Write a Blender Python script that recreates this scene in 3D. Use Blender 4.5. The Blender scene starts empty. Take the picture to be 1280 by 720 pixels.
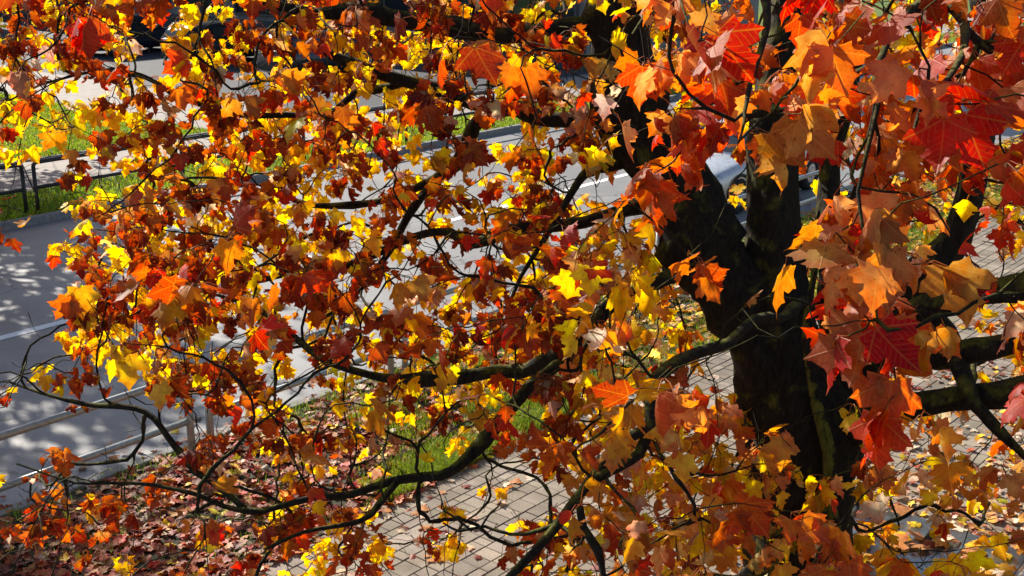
import bpy, bmesh, math, random
import numpy as np
from mathutils import Vector, Matrix, geometry as geo

random.seed(7)
rng = np.random.default_rng(11)
R = math.radians
C = bpy.context.scene.collection
SC = bpy.context.scene

# ------------------------------------------------------------------ camera, light, exposure
F = 1530.0                       # focal length in photo pixels (photo 1280 wide)
PITCH = math.atan(460.0 / F)     # camera looks down by this much
CAM_H = 5.0
cam_d = bpy.data.cameras.new('camera')
cam_d.sensor_width = 36.0
cam_d.lens = 36.0 * F / 1280.0
cam_d.clip_start = 0.05
cam_d.clip_end = 2000
cam = bpy.data.objects.new('camera', cam_d)
C.objects.link(cam)
cam.location = (0, 0, CAM_H)
cam.rotation_euler = (math.pi / 2 - PITCH, 0, 0)
SC.camera = cam

SUN_AZ, SUN_EL = R(-38), R(31)
w = bpy.data.worlds.new('World')
SC.world = w
w.use_nodes = True
nt = w.node_tree
bg = nt.nodes['Background']
sky = nt.nodes.new('ShaderNodeTexSky')
sky.sky_type = 'NISHITA'
sky.sun_disc = False
sky.sun_elevation = SUN_EL
sky.sun_rotation = SUN_AZ % (2 * math.pi)
nt.links.new(sky.outputs[0], bg.inputs[0])
bg.inputs[1].default_value = 0.075
sun_d = bpy.data.lights.new('sun', 'SUN')
sun_d.energy = 5.0
sun_d.angle = R(0.5)
sun_d.color = (1.0, 0.93, 0.82)
sun = bpy.data.objects.new('sun', sun_d)
C.objects.link(sun)
sdir = Vector((math.sin(SUN_AZ) * math.cos(SUN_EL), math.cos(SUN_AZ) * math.cos(SUN_EL), math.sin(SUN_EL)))
sun.rotation_euler = sdir.to_track_quat('Z', 'Y').to_euler()
sun.location = sdir * 60
SC.view_settings.view_transform = 'Standard'
SC.view_settings.look = 'None'
SC.view_settings.gamma = 1.0
SC.view_settings.exposure = 0.98
SC.cycles.max_bounces = 6
SC.cycles.transmission_bounces = 5
SC.cycles.diffuse_bounces = 3
SC.cycles.sample_clamp_indirect = 6
SC.cycles.use_denoising = True

# ------------------------------------------------------------------ frames of reference
cp, sp = math.cos(PITCH), math.sin(PITCH)
def P(px, py, d):
    """the world point seen at a photo pixel, d metres along the camera axis"""
    x, z = (px - 640) / F * d, -(py - 360) / F * d
    return np.array([x, d * cp + z * sp, CAM_H - d * sp + z * cp])
AZ = R(40.4)                      # the street runs 40 degrees right of the view
U = np.array([math.sin(AZ), math.cos(AZ)])
N = np.array([-math.cos(AZ), math.sin(AZ)])
def W(s, t, z=0.0):
    """street coordinates: s metres across the street, t metres along it"""
    return np.array([s * N[0] + t * U[0], s * N[1] + t * U[1], z])
STREET_ROT = math.atan2(U[1], U[0])   # local +x along the street

# ------------------------------------------------------------------ helpers
def tag(o, label=None, cat=None, group=None, kind=None):
    if label: o['label'] = label
    if cat: o['category'] = cat
    if group: o['group'] = group
    if kind: o['kind'] = kind
    return o
def empty(name, loc=(0, 0, 0), rz=0.0):
    o = bpy.data.objects.new(name, None)
    C.objects.link(o)
    o.location = loc
    o.rotation_euler = (0, 0, rz)
    o.empty_display_size = 0.2
    return o
def link(name, me, m=None, parent=None):
    if m is not None and not me.materials: me.materials.append(m)
    o = bpy.data.objects.new(name, me)
    C.objects.link(o)
    if parent: o.parent = parent
    return o
def np_mesh(name, verts, tris, smooth=True, col=None, uv=None, quads=False):
    k = 4 if quads else 3
    me = bpy.data.meshes.new(name)
    nv, nf = len(verts), len(tris)
    me.vertices.add(nv)
    me.vertices.foreach_set('co', np.ascontiguousarray(verts, dtype=np.float32).ravel())
    me.loops.add(nf * k)
    me.polygons.add(nf)
    li = np.ascontiguousarray(tris, dtype=np.int32).ravel()
    me.loops.foreach_set('vertex_index', li)
    me.polygons.foreach_set('loop_start', np.arange(0, nf * k, k, dtype=np.int32))
    me.polygons.foreach_set('use_smooth', np.full(nf, smooth))
    me.update(calc_edges=True)
    if col is not None:
        a = me.color_attributes.new('tint', 'FLOAT_COLOR', 'POINT')
        a.data.foreach_set('color', np.c_[col, np.ones(nv)].astype(np.float32).ravel())
    if uv is not None:
        u = me.uv_layers.new(name='leaf')
        u.data.foreach_set('uv', uv[li].astype(np.float32).ravel())
    me.validate()
    return me
class MB:
    """collects simple shapes into one mesh"""
    def __init__(s): s.bm = bmesh.new()
    def box(s, c, size, rz=0.0, bevel=0.0):
        b = bmesh.new()
        bmesh.ops.create_cube(b, size=1.0)
        bmesh.ops.scale(b, vec=size, verts=b.verts)
        if bevel: bmesh.ops.bevel(b, geom=b.edges[:], offset=bevel, segments=2, affect='EDGES', profile=0.5)
        bmesh.ops.rotate(b, cent=(0, 0, 0), matrix=Matrix.Rotation(rz, 3, 'Z'), verts=b.verts)
        bmesh.ops.translate(b, vec=c, verts=b.verts)
        s._add(b)
    def _add(s, b):
        me = bpy.data.meshes.new('tmp')
        b.to_mesh(me); b.free()
        s.bm.from_mesh(me)
        bpy.data.meshes.remove(me)
    def tube(s, pts, r, n=10, caps=True):
        pts = [Vector(p) for p in pts]
        rs = r if hasattr(r, '__len__') else [r] * len(pts)
        rings, nrm = [], None
        for i, p in enumerate(pts):
            d = (pts[min(i + 1, len(pts) - 1)] - pts[max(i - 1, 0)]).normalized()
            if nrm is None: nrm = d.orthogonal().normalized()
            nrm = (nrm - d * nrm.dot(d)).normalized()
            b = d.cross(nrm)
            rings.append([s.bm.verts.new(p + (nrm * math.cos(a) + b * math.sin(a)) * rs[i]) for a in [2 * math.pi * k / n for k in range(n)]])
        for a, b in zip(rings, rings[1:]):
            for k in range(n): s.bm.faces.new((a[k], a[(k + 1) % n], b[(k + 1) % n], b[k])).smooth = True
        if caps:
            s.bm.faces.new(rings[0][::-1]); s.bm.faces.new(rings[-1])
    def poly(s, pts):
        s.bm.faces.new([s.bm.verts.new(p) for p in pts])
    def build(s, name, m, parent=None):
        bmesh.ops.recalc_face_normals(s.bm, faces=s.bm.faces[:])
        me = bpy.data.meshes.new(name)
        s.bm.to_mesh(me); s.bm.free()
        return link(name, me, m, parent)
def copy_tree(o, parent=None):
    c = o.copy()
    C.objects.link(c)
    if parent is not None: c.parent = parent
    for ch in list(o.children): copy_tree(ch, c)
    return c

# ------------------------------------------------------------------ materials
def mat(name):
    m = bpy.data.materials.new(name)
    m.use_nodes = True
    nt = m.node_tree
    return m, nt, nt.nodes['Principled BSDF']
def nd(nt, t, **kw):
    n = nt.nodes.new(t)
    for k, v in kw.items():
        if k.startswith('i_'):
            key = k[2:]
            n.inputs[int(key) if key.isdigit() else key].default_value = v
        else: setattr(n, k, v)
    return n
def ramp(nt, fac, stops, interp='LINEAR'):
    r = nd(nt, 'ShaderNodeValToRGB')
    r.color_ramp.interpolation = interp
    el = r.color_ramp.elements
    while len(el) < len(stops): el.new(0.5)
    for e, (p, c) in zip(el, stops):
        e.position = p
        e.color = (*c, 1) if len(c) == 3 else c
    nt.links.new(fac, r.inputs[0])
    return r
def noise(nt, scale, detail=4, rough=0.6, vec=None):
    n = nd(nt, 'ShaderNodeTexNoise')
    n.inputs['Scale'].default_value = scale
    n.inputs['Detail'].default_value = detail
    n.inputs['Roughness'].default_value = rough
    if vec is None:
        g = nd(nt, 'ShaderNodeNewGeometry')
        vec = g.outputs['Position']
    nt.links.new(vec, n.inputs['Vector'])
    return n
def bump(nt, h, bsdf, strength=0.4, dist=0.01):
    b = nd(nt, 'ShaderNodeBump')
    b.inputs['Strength'].default_value = strength
    b.inputs['Distance'].default_value = dist
    nt.links.new(h, b.inputs['Height'])
    nt.links.new(b.outputs[0], bsdf.inputs['Normal'])
def noisy(name, c1, c2, scale, rough=0.8, bmp=0.3, bdist=0.01, metallic=0.0, detail=5, spec=0.4):
    m, nt, b = mat(name)
    n = noise(nt, scale, detail)
    r = ramp(nt, n.outputs[0], [(0.3, c1), (0.7, c2)])
    nt.links.new(r.outputs[0], b.inputs['Base Color'])
    b.inputs['Roughness'].default_value = rough
    b.inputs['Metallic'].default_value = metallic
    b.inputs['Specular IOR Level'].default_value = spec
    if bmp: bump(nt, n.outputs[0], b, bmp, bdist)
    return m
def mixc(nt, fac, a, b, blend='MIX'):
    n = nd(nt, 'ShaderNodeMix', data_type='RGBA', blend_type=blend)
    for s, v in ((0, fac), (6, a), (7, b)):
        if hasattr(v, 'is_output'): nt.links.new(v, n.inputs[s])
        else: n.inputs[s].default_value = v if not isinstance(v, tuple) else (*v, 1)
    return n.outputs[2]
def math_(nt, op, a, b=None, c=None, clamp=False):
    n = nd(nt, 'ShaderNodeMath', operation=op, use_clamp=clamp)
    for i, v in enumerate((a, b, c)):
        if v is None: continue
        if hasattr(v, 'is_output'): nt.links.new(v, n.inputs[i])
        else: n.inputs[i].default_value = v
    return n.outputs[0]

def leaf_material(name, trans, rough=0.5, spec=0.32):
    """thin leaf: own tint, veins from the leaf's own UV, light passes through"""
    m, nt, b = mat(name)
    at = nd(nt, 'ShaderNodeAttribute', attribute_name='tint')
    uv = nd(nt, 'ShaderNodeUVMap', uv_map='leaf')
    sep = nd(nt, 'ShaderNodeSeparateXYZ')
    nt.links.new(uv.outputs[0], sep.inputs[0])
    x, y = sep.outputs[0], sep.outputs[1]
    # veins: five rays from the petiole, as distance across each ray
    ang = math_(nt, 'ARCTAN2', x, math_(nt, 'ADD', y, 0.02))
    rad = math_(nt, 'SQRT', math_(nt, 'ADD', math_(nt, 'MULTIPLY', x, x), math_(nt, 'MULTIPLY', y, y)))
    aa = math_(nt, 'ABSOLUTE', ang)
    d0 = aa
    d1 = math_(nt, 'ABSOLUTE', math_(nt, 'SUBTRACT', aa, 1.03))
    d2 = math_(nt, 'ABSOLUTE', math_(nt, 'SUBTRACT', aa, 1.72))
    dm = math_(nt, 'MULTIPLY', math_(nt, 'MINIMUM', math_(nt, 'MINIMUM', d0, d1), d2), rad)
    vein = math_(nt, 'SUBTRACT', 1.0, math_(nt, 'DIVIDE', dm, 0.022), clamp=True)
    # side veins
    wv = math_(nt, 'SINE', math_(nt, 'MULTIPLY', math_(nt, 'SUBTRACT', rad, math_(nt, 'MULTIPLY', dm, 0.9)), 58.0))
    side = math_(nt, 'MULTIPLY', math_(nt, 'GREATER_THAN', wv, 0.86), 0.35)
    vein = math_(nt, 'MAXIMUM', vein, side)
    n = noise(nt, 26, 5, 0.65)
    n2 = noise(nt, 70, 3, 0.6)
    mott = ramp(nt, n.outputs[0], [(0.30, (0.62, 0.55, 0.5)), (0.5, (1, 1, 1)), (0.75, (1.25, 1.2, 1.1))])
    base = mixc(nt, 0.75, at.outputs[0], mott.outputs[0], 'MULTIPLY')
    n3 = noise(nt, 17, 3, 0.55)
    patch = ramp(nt, n3.outputs[0], [(0.32, (0.92, 0.66, 0.60)), (0.5, (1, 1, 1)), (0.68, (1.12, 1.40, 1.3))])
    base = mixc(nt, 0.85, base, patch.outputs[0], 'MULTIPLY')
    spots = ramp(nt, n2.outputs[0], [(0.62, (1, 1, 1)), (0.70, (0.30, 0.18, 0.10))])
    base = mixc(nt, 0.8, base, spots.outputs[0], 'MULTIPLY')
    edge = ramp(nt, math_(nt, 'ADD', rad, math_(nt, 'MULTIPLY', n.outputs[0], 0.4)), [(0.75, (1, 1, 1)), (1.15, (0.95, 0.75, 0.65))])
    base = mixc(nt, 0.8, base, edge.outputs[0], 'MULTIPLY')
    vcol = mixc(nt, 0.55, base, (0.62, 0.36, 0.12))
    base = mixc(nt, math_(nt, 'MULTIPLY', vein, 0.8), base, vcol)
    nt.links.new(base, b.inputs['Base Color'])
    b.inputs['Roughness'].default_value = rough
    b.inputs['Specular IOR Level'].default_value = spec
    bump(nt, math_(nt, 'ADD', vein, math_(nt, 'MULTIPLY', n.outputs[0], 1.5)), b, 0.35, 0.004)
    tr = nd(nt, 'ShaderNodeBsdfTranslucent')
    hs = nd(nt, 'ShaderNodeHueSaturation')
    hs.inputs['Saturation'].default_value = 1.15
    hs.inputs['Value'].default_value = 1.4
    nt.links.new(base, hs.inputs['Color'])
    nt.links.new(hs.outputs[0], tr.inputs[0])
    mx = nd(nt, 'ShaderNodeMixShader')
    mx.inputs[0].default_value = trans
    nt.links.new(b.outputs[0], mx.inputs[1])
    nt.links.new(tr.outputs[0], mx.inputs[2])
    nt.links.new(mx.outputs[0], nt.nodes['Material Output'].inputs[0])
    return m
M = {}
M['leaf'] = leaf_material('maple leaf', 0.6)
M['dry_leaf'] = leaf_material('fallen leaf', 0.2, 0.55)

def bark_material(name, lo, hi):
    m, nt, b = mat(name)
    g = nd(nt, 'ShaderNodeNewGeometry')
    mp = nd(nt, 'ShaderNodeMapping')
    mp.inputs['Scale'].default_value = (1, 1, 0.25)
    nt.links.new(g.outputs['Position'], mp.inputs[0])
    n = noise(nt, 45, 6, 0.7, mp.outputs[0])
    n2 = noise(nt, 9, 4, 0.6)
    c = ramp(nt, n.outputs[0], [(0.3, (0.005, 0.004, 0.003)), (0.7, (0.036, 0.028, 0.020))])
    sx = nd(nt, 'ShaderNodeSeparateXYZ')
    nt.links.new(g.outputs['Normal'], sx.inputs[0])
    up = math_(nt, 'ADD', math_(nt, 'MULTIPLY', sx.outputs[2], 0.55), math_(nt, 'MULTIPLY', sx.outputs[0], -0.25))
    mk = math_(nt, 'ADD', up, math_(nt, 'MULTIPLY', math_(nt, 'SUBTRACT', n2.outputs[0], 0.5), 2.2))
    mask = ramp(nt, mk, [(lo, (0, 0, 0)), (hi, (1, 1, 1))])
    moss = ramp(nt, n.outputs[0], [(0.3, (0.03, 0.033, 0.006)), (0.7, (0.18, 0.175, 0.025))])
    nt.links.new(mixc(nt, mask.outputs[0], c.outputs[0], moss.outputs[0]), b.inputs['Base Color'])
    b.inputs['Roughness'].default_value = 0.9
    b.inputs['Specular IOR Level'].default_value = 0.2
    bump(nt, n.outputs[0], b, 0.8, 0.02)
    return m
M['bark'] = bark_material('mossy bark', 0.28, 0.72)
M['moss_bark'] = bark_material('bark under thick moss', -0.5, 0.1)

def asphalt():
    m, nt, b = mat('worn asphalt')
    n = noise(nt, 0.7, 6, 0.65)
    n2 = noise(nt, 160, 2, 0.6)
    c = ramp(nt, n.outputs[0], [(0.36, (0.185, 0.184, 0.188)), (0.7, (0.285, 0.278, 0.272))])
    s = ramp(nt, n2.outputs[0], [(0.35, (0.55, 0.55, 0.55)), (0.65, (1.3, 1.3, 1.28))])
    col = mixc(nt, 0.6, c.outputs[0], s.outputs[0], 'MULTIPLY')
    v = nd(nt, 'ShaderNodeTexVoronoi', feature='DISTANCE_TO_EDGE')
    v.inputs['Scale'].default_value = 0.22
    g = nd(nt, 'ShaderNodeNewGeometry')
    wn = noise(nt, 1.5, 5, 0.6)
    add = nd(nt, 'ShaderNodeVectorMath', operation='ADD')
    sc = nd(nt, 'ShaderNodeVectorMath', operation='SCALE')
    sc.inputs['Scale'].default_value = 0.9
    nt.links.new(wn.outputs['Color'], sc.inputs[0])
    nt.links.new(g.outputs['Position'], add.inputs[0]); nt.links.new(sc.outputs[0], add.inputs[1])
    nt.links.new(add.outputs[0], v.inputs['Vector'])
    cr = ramp(nt, v.outputs['Distance'], [(0.0, (0.25, 0.25, 0.25)), (0.006, (1, 1, 1))])
    col = mixc(nt, 0.8, col, cr.outputs[0], 'MULTIPLY')
    nt.links.new(col, b.inputs['Base Color'])
    b.inputs['Roughness'].default_value = 0.55
    b.inputs['Specular IOR Level'].default_value = 0.5
    bump(nt, n2.outputs[0], b, 0.35, 0.006)
    return m
M['asphalt'] = asphalt()
M['shaded_asphalt'] = noisy('shade-darkened asphalt', (0.030, 0.032, 0.042), (0.048, 0.050, 0.062), 3.0, 0.8)  # shade over the parking area is put into this dark base colour
M['joint'] = noisy('sandy joint', (0.07, 0.058, 0.045), (0.15, 0.125, 0.10), 60, 0.95)
def paver_mat():
    m, nt, b = mat('concrete pavers')
    at = nd(nt, 'ShaderNodeAttribute', attribute_name='tint')
    n = noise(nt, 55, 5, 0.7)
    n2 = noise(nt, 2.3, 4, 0.6)
    s = ramp(nt, n.outputs[0], [(0.3, (0.66, 0.64, 0.62)), (0.7, (1.2, 1.18, 1.15))])
    s2 = ramp(nt, n2.outputs[0], [(0.3, (0.48, 0.44, 0.38)), (0.55, (0.95, 0.93, 0.9)), (0.75, (1.18, 1.15, 1.12))])
    col = mixc(nt, 0.8, at.outputs[0], s.outputs[0], 'MULTIPLY')
    col = mixc(nt, 0.8, col, s2.outputs[0], 'MULTIPLY')
    nt.links.new(col, b.inputs['Base Color'])
    b.inputs['Roughness'].default_value = 0.85
    bump(nt, n.outputs[0], b, 0.35, 0.006)
    return m
M['paver'] = paver_mat()
M['paint'] = noisy('road paint', (0.66, 0.66, 0.65), (0.85, 0.85, 0.83), 25, 0.6)
M['kerb'] = noisy('kerb stone', (0.14, 0.135, 0.13), (0.27, 0.26, 0.25), 18, 0.85)
M['slab'] = noisy('footway slabs', (0.24, 0.21, 0.185), (0.33, 0.29, 0.26), 3.0, 0.85)
M['soil'] = noisy('verge soil', (0.020, 0.018, 0.010), (0.055, 0.050, 0.022), 14, 0.95, 0.8, 0.03)
M['turf'] = noisy('turf', (0.05, 0.09, 0.006), (0.11, 0.17, 0.012), 10, 0.95, 0.8, 0.03)
M['rail'] = noisy('galvanised rail', (0.24, 0.26, 0.25), (0.36, 0.39, 0.375), 30, 0.38, 0.1, 0.002, 0.4)
M['dark_rail'] = noisy('near black rail', (0.012, 0.010, 0.010), (0.028, 0.024, 0.022), 30, 0.5, 0.1, 0.002)  # near-black tone for the rail across the road

def grass_mat():
    m, nt, b = mat('grass blade')
    at = nd(nt, 'ShaderNodeAttribute', attribute_name='tint')
    nt.links.new(at.outputs[0], b.inputs['Base Color'])
    b.inputs['Roughness'].default_value = 0.55
    tr = nd(nt, 'ShaderNodeBsdfTranslucent')
    nt.links.new(at.outputs[0], tr.inputs[0])
    mx = nd(nt, 'ShaderNodeMixShader')
    mx.inputs[0].default_value = 0.45
    nt.links.new(b.outputs[0], mx.inputs[1]); nt.links.new(tr.outputs[0], mx.inputs[2])
    nt.links.new(mx.outputs[0], nt.nodes['Material Output'].inputs[0])
    return m
M['grass'] = grass_mat()
def paint_mat(name, c, metallic=0.3, rough=0.28):
    m, nt, b = mat(name)
    n = noise(nt, 9, 5, 0.7)
    r = ramp(nt, n.outputs[0], [(0.3, tuple(v * 0.85 for v in c)), (0.7, tuple(min(1, v * 1.1 + 0.004) for v in c))])
    nt.links.new(r.outputs[0], b.inputs['Base Color'])
    rr = ramp(nt, n.outputs[0], [(0.3, (rough * 0.8,) * 3), (0.75, (rough * 1.7,) * 3)])
    nt.links.new(rr.outputs[0], b.inputs['Roughness'])
    b.inputs['Metallic'].default_value = metallic
    b.inputs['Coat Weight'].default_value = 0.5
    b.inputs['Coat Roughness'].default_value = 0.1
    return m
M['blue_paint'] = paint_mat('blue grey car paint', (0.035, 0.055, 0.085))
M['silver_paint'] = paint_mat('silver car paint', (0.55, 0.57, 0.60), 0.4)
M['navy_paint'] = paint_mat('navy car paint', (0.010, 0.014, 0.035))
M['black_paint'] = paint_mat('black car paint', (0.008, 0.008, 0.010))
M['graphite_paint'] = paint_mat('graphite car paint', (0.030, 0.033, 0.042))
M['rubber'] = noisy('tyre rubber', (0.010, 0.010, 0.010), (0.022, 0.022, 0.022), 40, 0.85)
M['trim'] = noisy('black trim', (0.010, 0.010, 0.011), (0.020, 0.020, 0.021), 40, 0.6)
M['alloy'] = noisy('alloy', (0.42, 0.42, 0.43), (0.55, 0.55, 0.56), 20, 0.3, 0.05, 0.001, 0.8)
m, nt, b = mat('car glass'); b.inputs['Base Color'].default_value = (0.012, 0.017, 0.020, 1); b.inputs['Roughness'].default_value = 0.06; b.inputs['Specular IOR Level'].default_value = 0.8; M['glass'] = m
m, nt, b = mat('lamp glass'); b.inputs['Base Color'].default_value = (0.6, 0.62, 0.63, 1); b.inputs['Roughness'].default_value = 0.12; M['lamp'] = m
m, nt, b = mat('tail lamp'); b.inputs['Base Color'].default_value = (0.32, 0.012, 0.010, 1); b.inputs['Roughness'].default_value = 0.15; M['tail'] = m
M['facade'] = noisy('rendered facade', (0.16, 0.155, 0.16), (0.22, 0.215, 0.22), 1.2, 0.9)
M['plinth'] = noisy('dark plinth', (0.04, 0.042, 0.05), (0.065, 0.068, 0.08), 2.0, 0.8)
M['frame'] = noisy('window frame', (0.05, 0.05, 0.055), (0.08, 0.08, 0.085), 12, 0.5)

# ------------------------------------------------------------------ the ground and the street
def strip(name, s0, s1, t0, t1, z, m, nt_=1):
    v, f = [], []
    for i in range(nt_ + 1):
        t = t0 + (t1 - t0) * i / nt_
        v += [W(s0, t, z), W(s1, t, z)]
    for i in range(nt_): f.append((2 * i + 1, 2 * i, 2 * i + 2, 2 * i + 3))
    me = np_mesh(name, np.array(v), np.array(f), False, quads=True)
    return tag(link(name, me, m), kind='structure')
T0, T1 = -40, 130
gv = np.array([(-900, -900, -0.06), (900, -900, -0.06), (900, 900, -0.06), (-900, 900, -0.06)])
tag(link('ground', np_mesh('ground', gv, np.array([(0, 1, 2, 3)]), False, quads=True), M['turf']), kind='structure')
strip('road', 9.78, 19.5, T0, T1, -0.02, M['asphalt'], 40)
strip('near_verge', 7.3, 9.64, T0, T1, 0.0, M['soil'], 20)
strip('far_verge', 19.64, 22.0, T0, T1, 0.0, M['turf'], 20)
strip('footway', 22.0, 24.85, T0, T1, 0.01, M['slab'], 20)
strip('lawn', 24.85, 60, T0, 18.15, 0.0, M['turf'], 20)
strip('cross_path', 24.85, 90, 18.15, 21.8, 0.008, M['slab'], 4)
strip('parking_area', 24.85, 90, 21.8, 34, 0.0, M['shaded_asphalt'], 4)
strip('paved_yard', -14, 7.3, T0, T1, -0.014, M['joint'], 20)
def kerb(name, s0, s1, ztop):
    mb = MB()
    t = -30.0
    while t < 110:
        c = W((s0 + s1) / 2, t + 0.5, ztop / 2 - 0.05)
        mb.box(c, (0.992, s1 - s0, ztop + 0.1), STREET_ROT, 0.012)
        t += 1.0
    return tag(mb.build(name, M['kerb']), kind='structure')
kerb('near_kerb', 9.64, 9.78, 0.03)
kerb('far_kerb', 19.5, 19.64, 0.12)
kerb('footway_edging', 24.85, 24.93, 0.05)
# painted markings
mk = MB()
def paintbox(s0, s1, t0, t1):
    pts = [W(s0, t0, -0.014), W(s0, t1, -0.014), W(s1, t1, -0.014), W(s1, t0, -0.014)]
    mk.poly(pts)
t = -30.0
while t < 110:
    paintbox(14.2, 14.36, t, t + 6.0)
    t += 9.0
tag(mk.build('road_markings', M['paint']), kind='structure')
# mixed-format pavers
pv, pf, pc = [], [], []
s = -3.0
rows = [0.10, 0.15, 0.20, 0.10, 0.15, 0.10, 0.20, 0.15]
ri = 0
while s < 7.22:
    wd = rows[ri % len(rows)] if random.random() < 0.7 else random.choice((0.10, 0.15, 0.20))
    if s + wd > 7.28: wd = 7.28 - s
    ri += 1
    t = -1.0 + random.random() * 0.3
    tmax = 26 if s > 2 else 20
    while t < tmax:
        ln = random.choice((0.10, 0.15, 0.15, 0.15, 0.20, 0.20, 0.25))
        g = 0.0035
        z = random.uniform(-0.003, 0.003)
        corners = [(s + g, t + g), (s + g, t + ln - g), (s + wd - g, t + ln - g), (s + wd - g, t + g)]
        e = 0.005
        inner = [(s + g + e, t + g + e), (s + g + e, t + ln - g - e), (s + wd - g - e, t + ln - g - e), (s + wd - g - e, t + g + e)]
        b0 = len(pv)
        for a in corners: pv.append(W(*a, -0.012))
        for a in corners: pv.append(W(*a, -0.004 + z))
        for a in inner: pv.append(W(*a, z))
        c = np.array((0.30, 0.255, 0.205)) * random.uniform(0.66, 1.14) * np.array((1, random.uniform(0.97, 1.02), random.uniform(0.93, 1.04)))
        pc += [c * 0.7] * 4 + [c] * 8
        for k in range(4):
            k2 = (k + 1) % 4
            pf.append((b0 + k, b0 + k2, b0 + 4 + k2, b0 + 4 + k))
            pf.append((b0 + 4 + k, b0 + 4 + k2, b0 + 8 + k2, b0 + 8 + k))
        pf.append((b0 + 8, b0 + 9, b0 + 10, b0 + 11))
        t += ln
    s += wd
pme = np_mesh('pavers', np.array(pv), np.array(pf), False, col=np.array(pc), quads=True)
bm = bmesh.new(); bm.from_mesh(pme); bmesh.ops.recalc_face_normals(bm, faces=bm.faces[:])
if sum(f.normal.z for f in bm.faces) < 0: bmesh.ops.reverse_faces(bm, faces=bm.faces[:])
bm.to_mesh(pme); bm.free()
tag(link('path_pavers', pme, M['paver']), kind='structure')

# ------------------------------------------------------------------ leaves
def maple_outline():
    half = [(0.025, 0.0), (0.15, -0.09), (0.24, -0.07), (0.40, -0.10), (0.38, 0.02), (0.40, 0.10), (0.46, 0.15), (0.54, 0.18),
            (0.66, 0.36), (0.53, 0.38), (0.49, 0.48), (0.39, 0.47), (0.26, 0.44), (0.27, 0.57), (0.36, 0.67), (0.24, 0.71),
            (0.16, 0.80), (0.07, 0.88), (0.0, 1.03)]
    o = half + [(-x, y) for x, y in half[::-1][1:]]
    return o
OUT = maple_outline()
def leaf_template(inner):
    pts = [Vector(p) for p in OUT] + [Vector(p) for p in inner]
    n = len(OUT)
    edges = [(i, (i + 1) % n) for i in range(n)]
    v, e, f, _, _, _ = geo.delaunay_2d_cdt(pts, edges, [], 1, 1e-5)
    v = np.array([(p.x, p.y) for p in v])
    tri = []
    for q in f:
        for k in range(1, len(q) - 1): tri.append((q[0], q[k], q[k + 1]))
    return v, np.array(tri)
LV, LT = leaf_template([(0, 0.15), (0, 0.35), (0, 0.55), (0, 0.75), (0.14, 0.1), (-0.14, 0.1), (0.28, 0.2), (-0.28, 0.2), (0.44, 0.29), (-0.44, 0.29),
                        (0.12, 0.28), (-0.12, 0.28), (0.11, 0.5), (-0.11, 0.5), (0.2, -0.0), (-0.2, -0.0), (0.14, 0.64), (-0.14, 0.64)])
SV, ST = leaf_template([(0, 0.35), (0.25, 0.2), (-0.25, 0.2), (0, 0.65)])

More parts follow.
